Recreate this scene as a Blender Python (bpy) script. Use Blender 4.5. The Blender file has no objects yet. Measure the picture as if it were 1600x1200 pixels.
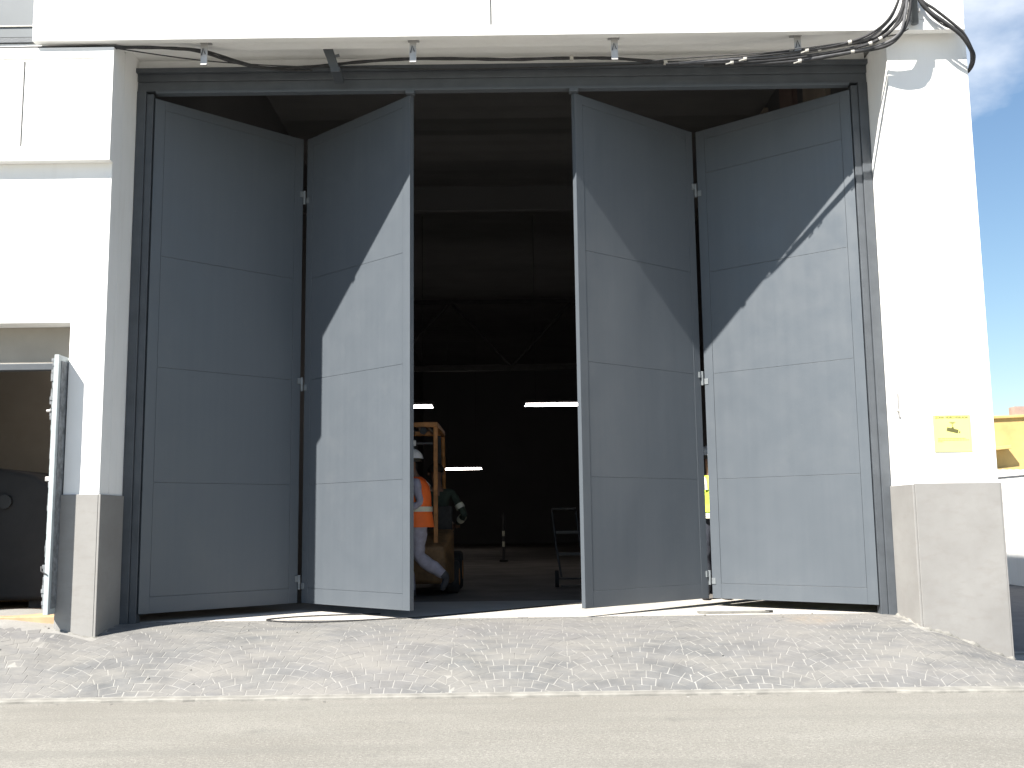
import bpy, bmesh, math, random
from mathutils import Vector, Matrix
random.seed(7)
scene = bpy.context.scene
COL = scene.collection

# ------------------------------------------------------------------ camera
PITCH = math.atan(215.0 / 1620.0); ROLL = 0.0128
cam_d = bpy.data.cameras.new('camera'); cam = bpy.data.objects.new('camera', cam_d); COL.objects.link(cam)
cam_d.sensor_fit = 'HORIZONTAL'; cam_d.sensor_width = 36.0; cam_d.lens = 36.0 * 1620.0 / 1600.0
cam_d.clip_start = 0.05; cam_d.clip_end = 2000.0
_F = Vector((0, math.cos(PITCH), math.sin(PITCH))); _U = Vector((0, -math.sin(PITCH), math.cos(PITCH))); _R = Vector((1, 0, 0))
cr = _R * math.cos(ROLL) - _U * math.sin(ROLL); cu = _R * math.sin(ROLL) + _U * math.cos(ROLL)
M = Matrix((cr, cu, -_F)).transposed().to_4x4(); M.translation = Vector((0, -10, 0.91))
cam.matrix_world = M
scene.camera = cam

# ------------------------------------------------------------------ sky, sun, exposure
SUN_TO = Vector((-1.03, -1.0, 1.5)).normalized()          # towards the sun
ELEV = math.asin(SUN_TO.z); AZ = math.atan2(SUN_TO.x, SUN_TO.y)
world = bpy.data.worlds.new('World'); scene.world = world; world.use_nodes = True
nt = world.node_tree; nt.nodes.clear()
w_out = nt.nodes.new('ShaderNodeOutputWorld'); w_bg = nt.nodes.new('ShaderNodeBackground')
w_sky = nt.nodes.new('ShaderNodeTexSky'); w_sky.sky_type = 'NISHITA'; w_sky.sun_disc = False
w_sky.sun_elevation = ELEV; w_sky.sun_rotation = AZ; w_sky.air_density = 1.4; w_sky.dust_density = 0.0; w_sky.ozone_density = 5.0
w_tc = nt.nodes.new('ShaderNodeTexCoord'); w_map = nt.nodes.new('ShaderNodeMapping')
w_map.inputs['Scale'].default_value = (1.0, 1.0, 1.9); w_map.inputs['Location'].default_value = (-4.538, -3.163, -12.60)
w_n = nt.nodes.new('ShaderNodeTexNoise'); w_n.inputs['Scale'].default_value = 2.6; w_n.inputs['Detail'].default_value = 7; w_n.inputs['Roughness'].default_value = 0.52
w_r = nt.nodes.new('ShaderNodeValToRGB'); w_r.color_ramp.elements[0].position = 0.53; w_r.color_ramp.elements[1].position = 0.72
w_mix = nt.nodes.new('ShaderNodeMix'); w_mix.data_type = 'RGBA'
w_mix.inputs['B'].default_value = (10.0, 10.2, 10.5, 1)
nt.links.new(w_tc.outputs['Generated'], w_map.inputs['Vector']); nt.links.new(w_map.outputs['Vector'], w_n.inputs['Vector'])
nt.links.new(w_n.outputs['Fac'], w_r.inputs['Fac']); nt.links.new(w_r.outputs['Color'], w_mix.inputs['Factor'])
nt.links.new(w_sky.outputs['Color'], w_mix.inputs['A']); nt.links.new(w_mix.outputs['Result'], w_bg.inputs['Color'])
w_bg.inputs['Strength'].default_value = 0.05
nt.links.new(w_bg.outputs['Background'], w_out.inputs['Surface'])
sun_d = bpy.data.lights.new('sun', 'SUN'); sun_d.energy = 5.0; sun_d.angle = math.radians(0.53); sun_d.color = (1.0, 0.955, 0.88)
sun = bpy.data.objects.new('sun', sun_d); COL.objects.link(sun)
sun.rotation_euler = SUN_TO.to_track_quat('Z', 'Y').to_euler(); sun.location = SUN_TO * 40
vs = scene.view_settings; vs.view_transform = 'Standard'; vs.look = 'None'; vs.gamma = 1.0; vs.use_curve_mapping = False
vs.exposure = 1.5
scene.cycles.use_denoising = True; scene.cycles.max_bounces = 8; scene.cycles.diffuse_bounces = 5

# ------------------------------------------------------------------ materials
def new_mat(name):
    m = bpy.data.materials.new(name); m.use_nodes = True
    return m, m.node_tree, m.node_tree.nodes['Principled BSDF']
def N(t, kind, **kw):
    n = t.nodes.new(kind)
    for k, v in kw.items():
        if k in n.inputs: n.inputs[k].default_value = v
        else: setattr(n, k, v)
    return n
def pos(t, scale=(1, 1, 1)):
    g = N(t, 'ShaderNodeNewGeometry'); mp = N(t, 'ShaderNodeMapping'); mp.inputs['Scale'].default_value = scale
    t.links.new(g.outputs['Position'], mp.inputs['Vector']); return mp.outputs['Vector']
def noise(t, vec, scale, detail=4, rough=0.55, lo=0.35, hi=0.65):
    n = N(t, 'ShaderNodeTexNoise', Scale=scale, Detail=detail, Roughness=rough); t.links.new(vec, n.inputs['Vector'])
    mr = N(t, 'ShaderNodeMapRange'); mr.inputs['From Min'].default_value = lo; mr.inputs['From Max'].default_value = hi
    t.links.new(n.outputs['Fac'], mr.inputs['Value']); return mr.outputs['Result']
def mix(t, fac, a, b):
    m = N(t, 'ShaderNodeMix', data_type='RGBA')
    for s, v in (('Factor', fac), ('A', a), ('B', b)):
        if isinstance(v, (int, float)): m.inputs[s].default_value = v
        elif isinstance(v, tuple): m.inputs[s].default_value = (*v, 1)
        else: t.links.new(v, m.inputs[s])
    return m.outputs['Result']
def mul(t, a, b):
    m = N(t, 'ShaderNodeMath', operation='MULTIPLY')
    for i, v in enumerate((a, b)):
        if isinstance(v, (int, float)): m.inputs[i].default_value = v
        else: t.links.new(v, m.inputs[i])
    return m.outputs[0]
def bump(t, p, h, strength=0.3, dist=0.01):
    b = N(t, 'ShaderNodeBump', Strength=strength, Distance=dist); t.links.new(h, b.inputs['Height']); t.links.new(b.outputs['Normal'], p.inputs['Normal'])
def simple(name, col, rough=0.6, var=0.15, scale=5.0, bmp=0.0, bscale=60, metal=0.0, sc=(1, 1, 1)):
    m, t, p = new_mat(name)
    v = pos(t, sc); f = noise(t, v, scale, 6)
    a = tuple(max(0, c * (1 - var)) for c in col); b = tuple(min(1, c * (1 + var)) for c in col)
    t.links.new(mix(t, f, a, b), p.inputs['Base Color'])
    p.inputs['Roughness'].default_value = rough; p.inputs['Metallic'].default_value = metal
    if bmp: bump(t, p, noise(t, v, bscale, 3, 0.6, 0.2, 0.8), bmp, 0.006)
    return m
def plaster_mat():
    m, t, p = new_mat('white_plaster'); v = pos(t)
    c = mix(t, noise(t, v, 1.4, 6), (0.79, 0.785, 0.765), (0.83, 0.825, 0.81))
    c = mix(t, mul(t, noise(t, pos(t, (6, 6, 0.7)), 2.0, 5, 0.6, 0.52, 0.75), 0.35), c, (0.70, 0.69, 0.66))
    t.links.new(c, p.inputs['Base Color']); p.inputs['Roughness'].default_value = 0.85
    bump(t, p, noise(t, v, 140, 3, 0.6, 0.2, 0.8), 0.25, 0.003); return m
def tile_mat():
    m, t, p = new_mat('plinth_tile'); v = pos(t)
    c = mix(t, noise(t, v, 2.2, 7, 0.6), (0.222, 0.214, 0.204), (0.262, 0.255, 0.244))
    c = mix(t, mul(t, noise(t, pos(t, (1, 1, 2.5)), 7.0, 6, 0.65, 0.5, 0.72), 0.5), c, (0.215, 0.199, 0.186))
    t.links.new(c, p.inputs['Base Color']); p.inputs['Roughness'].default_value = 0.6
    bump(t, p, noise(t, v, 90, 4, 0.6, 0.2, 0.8), 0.12, 0.003); return m
def door_mat():
    m, t, p = new_mat('grey_door_paint')
    v = pos(t); vs_ = pos(t, (14, 14, 0.35))
    c = mix(t, noise(t, vs_, 1.3, 4, 0.5), (0.077, 0.089, 0.103), (0.081, 0.093, 0.107))
    c = mix(t, mul(t, noise(t, v, 3.0, 7, 0.65, 0.56, 0.8), 0.45), c, (0.100, 0.110, 0.120))
    c = mix(t, mul(t, noise(t, v, 55, 3, 0.6, 0.70, 0.76), 0.5), c, (0.135, 0.142, 0.148))
    t.links.new(c, p.inputs['Base Color'])
    r = N(t, 'ShaderNodeMapRange'); r.inputs['To Min'].default_value = 0.33; r.inputs['To Max'].default_value = 0.46
    t.links.new(noise(t, v, 4, 5), r.inputs['Value']); t.links.new(r.outputs['Result'], p.inputs['Roughness'])
    bump(t, p, noise(t, pos(t, (1.2, 1.2, 0.5)), 1.3, 2, 0.4, 0.2, 0.8), 0.25, 0.03); return m
def road_mat():
    m, t, p = new_mat('worn_asphalt'); v = pos(t)
    c = mix(t, noise(t, pos(t, (0.5, 1, 1)), 1.3, 6), (0.200, 0.190, 0.168), (0.235, 0.226, 0.202))
    c = mix(t, mul(t, noise(t, v, 95, 4, 0.75, 0.49, 0.62), 0.6), c, (0.085, 0.08, 0.072))
    c = mix(t, mul(t, noise(t, v, 38, 3, 0.7, 0.50, 0.62), 0.45), c, (0.15, 0.144, 0.128))
    c = mix(t, mul(t, noise(t, v, 60, 2, 0.6, 0.56, 0.68), 0.6), c, (0.33, 0.32, 0.29))
    c = mix(t, mul(t, noise(t, pos(t, (0.25, 1.6, 1)), 2.6, 6, 0.6, 0.55, 0.75), 0.30), c, (0.155, 0.15, 0.135))
    c = mix(t, mul(t, noise(t, pos(t, (0.10, 2.4, 1)), 1.4, 5, 0.6, 0.50, 0.70), 0.38), c, (0.15, 0.145, 0.132))
    c = mix(t, mul(t, noise(t, v, 2.1, 3, 0.5, 0.66, 0.74), 0.35), c, (0.11, 0.107, 0.10))
    t.links.new(c, p.inputs['Base Color']); p.inputs['Roughness'].default_value = 0.9
    bump(t, p, noise(t, v, 110, 4, 0.7, 0.2, 0.8), 0.7, 0.006); return m
def paving_mat(name, base, dust, dust_amt):
    m, t, p = new_mat(name); v = pos(t)
    a = tuple(x * 0.86 for x in base); b = tuple(x * 1.14 for x in base)
    c = mix(t, noise(t, v, 5.5, 3, 0.5), a, b)
    c = mix(t, mul(t, noise(t, pos(t, (0.6, 1, 1)), 0.9, 4, 0.6), 0.5), c, (0.19, 0.178, 0.172))
    d = noise(t, pos(t, (0.45, 1.4, 1)), 3.2, 9, 0.72, 0.42, 0.62)
    c = mix(t, mul(t, d, dust_amt), c, dust)
    # dust swept against the threshold
    s = N(t, 'ShaderNodeSeparateXYZ'); g = N(t, 'ShaderNodeNewGeometry'); t.links.new(g.outputs['Position'], s.inputs['Vector'])
    mr = N(t, 'ShaderNodeMapRange'); mr.inputs['From Min'].default_value = -0.45; mr.inputs['From Max'].default_value = 0.15
    t.links.new(s.outputs['Y'], mr.inputs['Value'])
    c = mix(t, mul(t, mul(t, mr.outputs['Result'], noise(t, v, 4, 6, 0.65, 0.3, 0.6)), 0.75), c, dust)
    # rust stain near the right leaf
    rs = N(t, 'ShaderNodeVectorMath', operation='DISTANCE'); rs.inputs[1].default_value = (2.75, -0.2, -0.01); t.links.new(v, rs.inputs[0])
    mr2 = N(t, 'ShaderNodeMapRange'); mr2.inputs['From Min'].default_value = 0.34; mr2.inputs['From Max'].default_value = 0.05
    t.links.new(rs.outputs['Value'], mr2.inputs['Value'])
    c = mix(t, mul(t, mul(t, mr2.outputs['Result'], noise(t, v, 9, 6, 0.6, 0.3, 0.7)), 0.4), c, (0.30, 0.21, 0.12))
    c = mix(t, mul(t, noise(t, v, 160, 2, 0.6, 0.52, 0.7), 0.3), c, (0.11, 0.11, 0.108))
    t.links.new(c, p.inputs['Base Color']); p.inputs['Roughness'].default_value = 0.85
    bump(t, p, noise(t, v, 30, 5, 0.6, 0.2, 0.8), 0.3, 0.005); return m
def emit_mat(name, col, s):
    m, t, p = new_mat(name); p.inputs['Base Color'].default_value = (*col, 1)
    p.inputs['Emission Color'].default_value = (*col, 1); p.inputs['Emission Strength'].default_value = s; return m

MT = dict(
    plaster=plaster_mat(), tile=tile_mat(), door=door_mat(), road=road_mat(),
    stone=paving_mat('stamped_stone', (0.104, 0.106, 0.107), (0.198, 0.189, 0.172), 0.68),
    mortar=paving_mat('pale_joint', (0.26, 0.255, 0.24), (0.21, 0.202, 0.185), 0.7),
    frame=simple('dark_grey_frame', (0.062, 0.070, 0.080), 0.5, 0.12, 6, 0.12, 70),
    kerb=simple('pale_kerb', (0.205, 0.198, 0.18), 0.85, 0.18, 7, 0.4, 60),
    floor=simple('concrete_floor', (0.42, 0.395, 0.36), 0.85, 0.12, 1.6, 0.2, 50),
    hallfloor=simple('shade_toned_hall_floor', (0.15, 0.14, 0.128), 0.8, 0.3, 1.1, 0.2, 50),  # shade inside the hall put into the colour, darker than the threshold concrete
    dark_wall=simple('grey_hall_wall', (0.16, 0.16, 0.164), 0.9, 0.05, 0.8, 0.1),  # plain even dark grey for the hall lining
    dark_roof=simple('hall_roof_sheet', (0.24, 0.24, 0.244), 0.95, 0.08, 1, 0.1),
    steel_dark=simple('dark_steel', (0.05, 0.05, 0.052), 0.55, 0.2, 6),
    beige=simple('beige_plaster', (0.31, 0.285, 0.245), 0.85, 0.08, 2, 0.15, 80),
    board=simple('beige_board', (0.42, 0.36, 0.30), 0.8, 0.15, 3),
    brown_board=simple('brown_board', (0.30, 0.22, 0.19), 0.8, 0.15, 3),
    galv=simple('galvanised_steel', (0.42, 0.41, 0.40), 0.5, 0.12, 12, 0.1, 60, 0.35),
    shutter=simple('blue_grey_shutter', (0.09, 0.103, 0.114), 0.5, 0.05, 4),
    cable=simple('black_cable', (0.03, 0.03, 0.032), 0.85, 0.3, 20),
    greycable=simple('grey_cable', (0.10, 0.10, 0.105), 0.85, 0.2, 20),
    clip=simple('white_clip', (0.42, 0.405, 0.37), 0.5, 0.1, 20),
    lightgrey=simple('pale_grey_paint', (0.36, 0.40, 0.41), 0.5, 0.1, 9),
    hinge=simple('hinge_paint', (0.15, 0.165, 0.175), 0.5, 0.12, 20),
    scuff=simple('scuffed_primer', (0.17, 0.18, 0.19), 0.8, 0.35, 18, 0.5, 60),
    terracotta=simple('terracotta_floor', (0.42, 0.27, 0.155), 0.7, 0.15, 5, 0.2),
    yellow=simple('yellow_sign_sheet', (0.74, 0.72, 0.22), 0.45, 0.05, 3),
    olive=simple('sign_print', (0.10, 0.095, 0.03), 0.6, 0.1, 5),
    fineprint=simple('sign_small_print', (0.45, 0.40, 0.07), 0.6, 0.1, 5),
    ochre=simple('ochre_render', (0.50, 0.36, 0.14), 0.85, 0.18, 1.2, 0.3, 30),
    corrugated=simple('weathered_sheet', (0.36, 0.33, 0.29), 0.7, 0.25, 3),
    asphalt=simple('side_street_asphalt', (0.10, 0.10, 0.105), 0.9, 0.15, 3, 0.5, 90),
    ground=simple('far_ground', (0.20, 0.19, 0.17), 0.95, 0.15, 0.3, 0.3, 20),
    forklift=simple('rusty_orange_paint', (0.42, 0.19, 0.06), 0.6, 0.3, 7),
    forkdark=simple('oily_brown_metal', (0.17, 0.10, 0.045), 0.65, 0.35, 8),
    rubber=simple('rubber', (0.03, 0.03, 0.03), 0.85, 0.2, 20, 0.3),
    skin=simple('skin', (0.20, 0.11, 0.075), 0.55, 0.1, 12),
    shirt=simple('lavender_grey_cloth', (0.33, 0.32, 0.40), 0.9, 0.12, 14, 0.5, 45),
    trousers=simple('pale_work_trousers', (0.36, 0.34, 0.40), 0.9, 0.14, 14, 0.5, 45),
    navy=simple('dark_navy_cloth', (0.035, 0.04, 0.055), 0.9, 0.2, 14, 0.4, 45),
    greencloth=simple('dark_green_cloth', (0.03, 0.045, 0.033), 0.9, 0.2, 14, 0.4, 45),
    orange=simple('orange_hi_vis', (0.92, 0.17, 0.03), 0.7, 0.08, 9, 0.3, 40),
    limeviz=simple('lime_hi_vis', (0.62, 0.86, 0.05), 0.7, 0.05, 9, 0.3, 40),
    tape=simple('reflective_tape', (0.62, 0.61, 0.50), 0.4, 0.08, 10),
    boot=simple('work_boot', (0.045, 0.045, 0.05), 0.7, 0.2, 12),
    helmet=simple('white_helmet', (0.78, 0.78, 0.78), 0.35, 0.03, 3),
    hair=simple('dark_hair', (0.015, 0.012, 0.01), 0.6, 0.2, 30),
    eye=simple('eye', (0.05, 0.04, 0.035), 0.2, 0.1, 30),
    tube=emit_mat('lit_fluorescent_tube', (1.0, 0.90, 0.84), 10.0),
    paper=simple('white_label', (0.7, 0.7, 0.68), 0.6, 0.05, 9),
    hose=simple('grey_hose', (0.17, 0.165, 0.15), 0.7, 0.15, 20),
    machine=simple('dark_machine_paint', (0.014, 0.0145, 0.016), 0.8, 0.2, 5),
    glass=simple('lamp_glass', (0.016, 0.0165, 0.018), 0.5, 0.05, 5),
)

# ------------------------------------------------------------------ mesh helpers
class MB:
    def __init__(self): self.v = []; self.f = []
    def add(self, vs, fs):
        o = len(self.v); self.v += [tuple(v) for v in vs]; self.f += [tuple(i + o for i in f) for f in fs]; return self
    def box(self, x0, x1, y0, y1, z0, z1):
        return self.add([(x0, y0, z0), (x1, y0, z0), (x1, y1, z0), (x0, y1, z0), (x0, y0, z1), (x1, y0, z1), (x1, y1, z1), (x0, y1, z1)],
                        [(0, 3, 2, 1), (4, 5, 6, 7), (0, 1, 5, 4), (1, 2, 6, 5), (2, 3, 7, 6), (3, 0, 4, 7)])
    def hexa(self, p):      # 8 points: bottom ring then top ring
        return self.add(p, [(0, 3, 2, 1), (4, 5, 6, 7), (0, 1, 5, 4), (1, 2, 6, 5), (2, 3, 7, 6), (3, 0, 4, 7)])
    def tube(self, pts, r, n=8, closed_ends=True):
        pts = [Vector(p) for p in pts]; rings = []
        up = Vector((0.13, 0.21, 0.97))
        for i, p in enumerate(pts):
            d = (pts[min(i + 1, len(pts) - 1)] - pts[max(i - 1, 0)]).normalized()
            u = up.cross(d)
            if u.length < 1e-3: u = Vector((1, 0, 0)).cross(d)
            u.normalize(); w = d.cross(u)
            rr = r[i] if isinstance(r, (list, tuple)) else r
            rings.append([p + (u * math.cos(2 * math.pi * k / n) + w * math.sin(2 * math.pi * k / n)) * rr for k in range(n)])
        vs_ = [v for ring in rings for v in ring]; fs = []
        for i in range(len(pts) - 1):
            for k in range(n):
                a = i * n + k; b = i * n + (k + 1) % n
                fs.append((a, b, b + n, a + n))
        if closed_ends:
            fs.append(tuple(reversed(range(n)))); fs.append(tuple(range((len(pts) - 1) * n, len(pts) * n)))
        return self.add(vs_, fs)
    def cyl(self, a, b, r, n=16): return self.tube([a, b], r, n)
    def prism(self, poly, y0, y1):           # polygon in x,z extruded along y
        n = len(poly)
        vs_ = [(x, y0, z) for x, z in poly] + [(x, y1, z) for x, z in poly]
        fs = [tuple(range(n)), tuple(reversed(range(n, 2 * n)))] + [(i, i + n, (i + 1) % n + n, (i + 1) % n) for i in range(n)]
        return self.add(vs_, fs)
    def build(self, name, mat, parent=None, bevel=0.0, smooth=False, seg=2):
        me = bpy.data.meshes.new(name); me.from_pydata(self.v, [], self.f); me.materials.append(mat)
        bm = bmesh.new(); bm.from_mesh(me); bmesh.ops.recalc_face_normals(bm, faces=bm.faces); bm.to_mesh(me); bm.free()
        if smooth:
            for p in me.polygons: p.use_smooth = True
        o = bpy.data.objects.new(name, me); COL.objects.link(o)
        if parent: o.parent = parent
        if bevel:
            b = o.modifiers.new('bevel', 'BEVEL'); b.width = bevel; b.segments = seg; b.limit_method = 'ANGLE'; b.angle_limit = math.radians(35)
        return o
def tag(o, label=None, cat=None, group=None, kind=None):
    if label: o['label'] = label
    if cat: o['category'] = cat
    if group: o['group'] = group
    if kind: o['kind'] = kind
    return o
def empty(name, loc=(0, 0, 0), rz=0.0):
    o = bpy.data.objects.new(name, None); COL.objects.link(o); o.location = loc; o.rotation_euler = (0, 0, rz); o.empty_display_size = 0.2; return o
def copy_tree(o, parent=None):
    c = o.copy(); COL.objects.link(c); c.parent = parent
    for ch in list(o.children): copy_tree(ch, c)
    return c
def spline(pts, k=6):
    P = [Vector(p) for p in pts]; out = []
    for i in range(len(P) - 1):
        p0 = P[max(i - 1, 0)]; p1 = P[i]; p2 = P[i + 1]; p3 = P[min(i + 2, len(P) - 1)]
        for s in range(k):
            t = s / k
            out.append(0.5 * ((2 * p1) + (p2 - p0) * t + (2 * p0 - 5 * p1 + 4 * p2 - p3) * t * t + (3 * p1 - p0 - 3 * p2 + p3) * t ** 3))
    out.append(P[-1]); return out
def grid_wall(name, mat, parent, xs, zs, y_front, y_back, cell):
    """front wall as a grid of cells; cell(i,j) -> recess depth, or None for an opening"""
    mb = MB(); nx = len(xs) - 1; nz = len(zs) - 1
    D = [[cell(i, j) for j in range(nz)] for i in range(nx)]
    def dep(i, j):
        if 0 <= i < nx and 0 <= j < nz: return D[i][j]
        return None
    for i in range(nx):
        for j in range(nz):
            d = D[i][j]
            if d is None: continue
            y = y_front + d; x0, x1, z0, z1 = xs[i], xs[i + 1], zs[j], zs[j + 1]
            mb.add([(x0, y, z0), (x1, y, z0), (x1, y, z1), (x0, y, z1)], [(0, 1, 2, 3)])
            for di, dj, e in ((-1, 0, ((x0, z0), (x0, z1))), (1, 0, ((x1, z0), (x1, z1))), (0, -1, ((x0, z0), (x1, z0))), (0, 1, ((x0, z1), (x1, z1)))):
                q = dep(i + di, j + dj); yb = y_back if q is None else y_front + q
                if yb > y + 1e-6:
                    (a, b), (c, d2) = e
                    mb.add([(a, y, b), (c, y, d2), (c, yb, d2), (a, yb, b)], [(0, 1, 2, 3)])
    return mb.build(name, mat, parent)

# ------------------------------------------------------------------ ground, road, pavement
def sstep(a, b, x):
    t = max(0.0, min(1.0, (x - a) / (b - a))); return t * t * (3 - 2 * t)
KY = -1.70
def ramp(x, y):
    t = max(0.0, min(1.0, (0.12 - y) / (0.12 - KY)))
    z = -0.41 * t ** 2
    w = sstep(3.5, 4.65, x)
    z = z * (1 - w) + (-0.385 - 0.025 * t) * w
    wl = sstep(-3.70, -4.15, x)
    z += (0.085 + 0.05 * sstep(-4.1, -4.7, x)) * wl * (1 - t ** 3)
    return z
tag(MB().add([(-600, -400, -0.55), (600, -400, -0.55), (600, 900, -0.55), (-600, 900, -0.55)], [(0, 1, 2, 3)]).build('ground', MT['ground']), 'wide pale ground reaching the horizon', 'ground', kind='structure')
mb = MB(); xs = [-60 + i * 1.0 for i in range(121)]; ys = [-16, -12, -9, -7, -6, -5, -4.5, -4, -3.5, -3, -2.6, -2.3, -2.05, KY - 0.08]
for y in ys:
    for x in xs: mb.v.append((x, y, -0.432 - 0.01 * abs(y + 1.8) * 0.3))
for j in range(len(ys) - 1):
    for i in range(len(xs) - 1):
        a = j * len(xs) + i; mb.f.append((a, a + 1, a + 1 + len(xs), a + len(xs)))
tag(mb.build('road', MT['road'], smooth=True), 'sunlit pale worn asphalt road in front of the building', 'road', kind='structure')
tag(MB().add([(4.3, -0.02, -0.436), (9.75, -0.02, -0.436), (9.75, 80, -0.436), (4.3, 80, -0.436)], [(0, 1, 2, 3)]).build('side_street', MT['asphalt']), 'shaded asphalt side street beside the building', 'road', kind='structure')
# kerb with slightly uneven edges
mb = MB(); n = 260; rnd = random.Random(3); prev = 0
xsK = [-13 + i * 0.09 for i in range(int(24 / 0.09))]
for i, x in enumerate(xsK):
    j1 = rnd.uniform(-0.006, 0.006); j0 = rnd.uniform(-0.012, 0.010) - (0.05 * sstep(2.9, 3.1, x) * sstep(4.3, 4.1, x))
    y0 = KY - 0.085 + j0; y1 = KY + 0.006 + j1
    mb.v += [(x, y0, -0.47), (x, y0 + 0.006, -0.418), (x, y0 + 0.018, -0.409), (x, y1, -0.405), (x, y1, -0.47)]
for i in range(len(xsK) - 1):
    for k in range(4):
        a = i * 5 + k; mb.f.append((a, a + 1, a + 6, a + 5))
tag(mb.build('kerb', MT['kerb']), 'low pale flush kerb between road and stamped paving', 'kerb', kind='structure')
# pavement bed
def sheet(x0, x1, y0, y1, step, off):
    m = MB(); nx = int(round((x1 - x0) / step)); ny = max(1, int(round((y1 - y0) / step)))
    for j in range(ny + 1):
        for i in range(nx + 1):
            x = x0 + (x1 - x0) * i / nx; y = y0 + (y1 - y0) * j / ny; m.v.append((x, y, ramp(x, y) + off))
    for j in range(ny):
        for i in range(nx):
            a = j * (nx + 1) + i; m.f.append((a, a + 1, a + nx + 2, a + nx + 1))
    return m
p1 = sheet(-13, 4.36, KY, 0.20, 0.08, 0.0); p2 = sheet(4.36, 11.0, KY, -0.02, 0.08, 0.0); p1.add(p2.v, p2.f)
pavement = tag(p1.build('pavement', MT['mortar'], smooth=True), 'stamped concrete pavement with arched cobble pattern rising to the door', 'pavement', kind='structure')
tag(MB().box(4.42, 11, -0.02, 0.09, -0.5, -0.372).build('side_kerb', MT['kerb'], bevel=0.01), 'pale kerb at the end of the pavement by the side street', 'kerb', kind='structure')
# cobbles in segmental arches
CH = 0.97; RR = 0.72; HH = 0.105; stones = []
rnd = random.Random(11)
def arch(u): return math.sqrt(max(0.0, RR * RR - u * u)) - RR
for c in range(-9, 9):
    xc = -0.05 + c * CH
    for r in range(-1, 26):
        y0 = KY + r * HH - 0.02; jl = 0.09 * math.sin((c * 7.3 + r * 2.1) * 1.7); jr = 0.09 * math.sin(((c + 1) * 7.3 + r * 2.1) * 1.7)
        eL = -CH / 2 + jl * 0.2; eR = CH / 2 + jr * 0.2
        cuts = [eL]; k = 8; offs = (0.5 if r % 2 else 0.0)
        w = CH / k
        for q in range(1, k + 1):
            u = -CH / 2 + (q - offs) * w + rnd.uniform(-0.014, 0.014)
            if eL + 0.035 < u < eR - 0.035: cuts.append(u)
        cuts.append(eR)
        for a, b in zip(cuts[:-1], cuts[1:]):
            g = 0.0018 + rnd.uniform(0, 0.0028)
            sh = HH * 0.75 / RR
            def P(u, top):
                uu = u * (1 + (sh if top else 0) * 0.5 - (0 if top else sh * 0.5))
                uu = u if u in (eL, eR) else max(eL + 0.012, min(eR - 0.012, uu))
                return (xc + uu, y0 + arch(uu) + (HH if top else 0))
            q = [P(a, 0), P(b, 0), P(b, 1), P(a, 1)]
            for lim, sg_ in ((KY + 0.012, 1), (0.125, -1)):       # cut the stones off straight at the kerb and the threshold
                out = []
                for i in range(len(q)):
                    A = q[i]; Bq = q[(i + 1) % len(q)]; ia = (A[1] - lim) * sg_ >= 0; ib = (Bq[1] - lim) * sg_ >= 0
                    if ia: out.append(A)
                    if ia != ib:
                        t = (lim - A[1]) / (Bq[1] - A[1]); out.append((A[0] + (Bq[0] - A[0]) * t, lim))
                q = out
                if len(q) < 3: break
            if len(q) < 3: continue
            n_ = len(q); cx = sum(t[0] for t in q) / n_; cy = sum(t[1] for t in q) / n_
            area = abs(sum(q[i][0] * q[(i + 1) % n_][1] - q[(i + 1) % n_][0] * q[i][1] for i in range(n_))) / 2
            if area < 0.0002: continue
            q2 = []
            for (x, y) in q:
                dx = x - cx; dy = y - cy; L = math.hypot(dx, dy); s_ = max(0.3, 1 - g * 1.4 / max(L, 0.015))
                q2.append((cx + dx * s_, cy + dy * s_))
            if cx > 4.32 and max(t[1] for t in q2) > -0.05: continue
            if cy > -0.66 and (cx > 3.56 or cx < -3.70): continue
            stones.append((cx, cy, q2, rnd.uniform(0.001, 0.0032)))
def stone_mesh(mb, q, h):
    n = len(q); cx = sum(t[0] for t in q) / n; cy = sum(t[1] for t in q) / n
    lo = [(x, y, ramp(x, y) - 0.006) for x, y in q]; mid = [(x, y, ramp(x, y) + h - 0.0015) for x, y in q]
    hi = [(cx + (x - cx) * 0.96, cy + (y - cy) * 0.96, ramp(x, y) + h) for x, y in q]
    fs = [tuple(range(2 * n, 3 * n))]
    for i in range(n):
        j = (i + 1) % n; fs += [(i, j, n + j, n + i), (n + i, n + j, 2 * n + j, 2 * n + i)]
    mb.add(lo + mid + hi, fs)
stones.sort(key=lambda s: (0 if abs(s[0]) < 3.95 else 1, s[1]))
for s in stones[:300]:
    m = MB(); stone_mesh(m, s[2], s[3]); m.build('cobble', MT['stone'], pavement)
m = MB()
for s in stones[300:]: stone_mesh(m, s[2], s[3])
tag(m.build('cobble_field', MT['stone'], pavement), kind='stuff')
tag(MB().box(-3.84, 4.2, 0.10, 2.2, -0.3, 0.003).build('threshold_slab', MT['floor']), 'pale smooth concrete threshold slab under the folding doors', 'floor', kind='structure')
tag(MB().box(-3.84, 4.2, 2.2002, 34, -0.3, 0.002).build('warehouse_floor', MT['hallfloor']), 'concrete floor coloured darker for shade, running back into the dark hall', 'floor', kind='structure')

# ------------------------------------------------------------------ the building
B = tag(empty('warehouse_building'), 'white plastered warehouse with grey tiled plinth and a wide open folding doorway', 'building')
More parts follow.
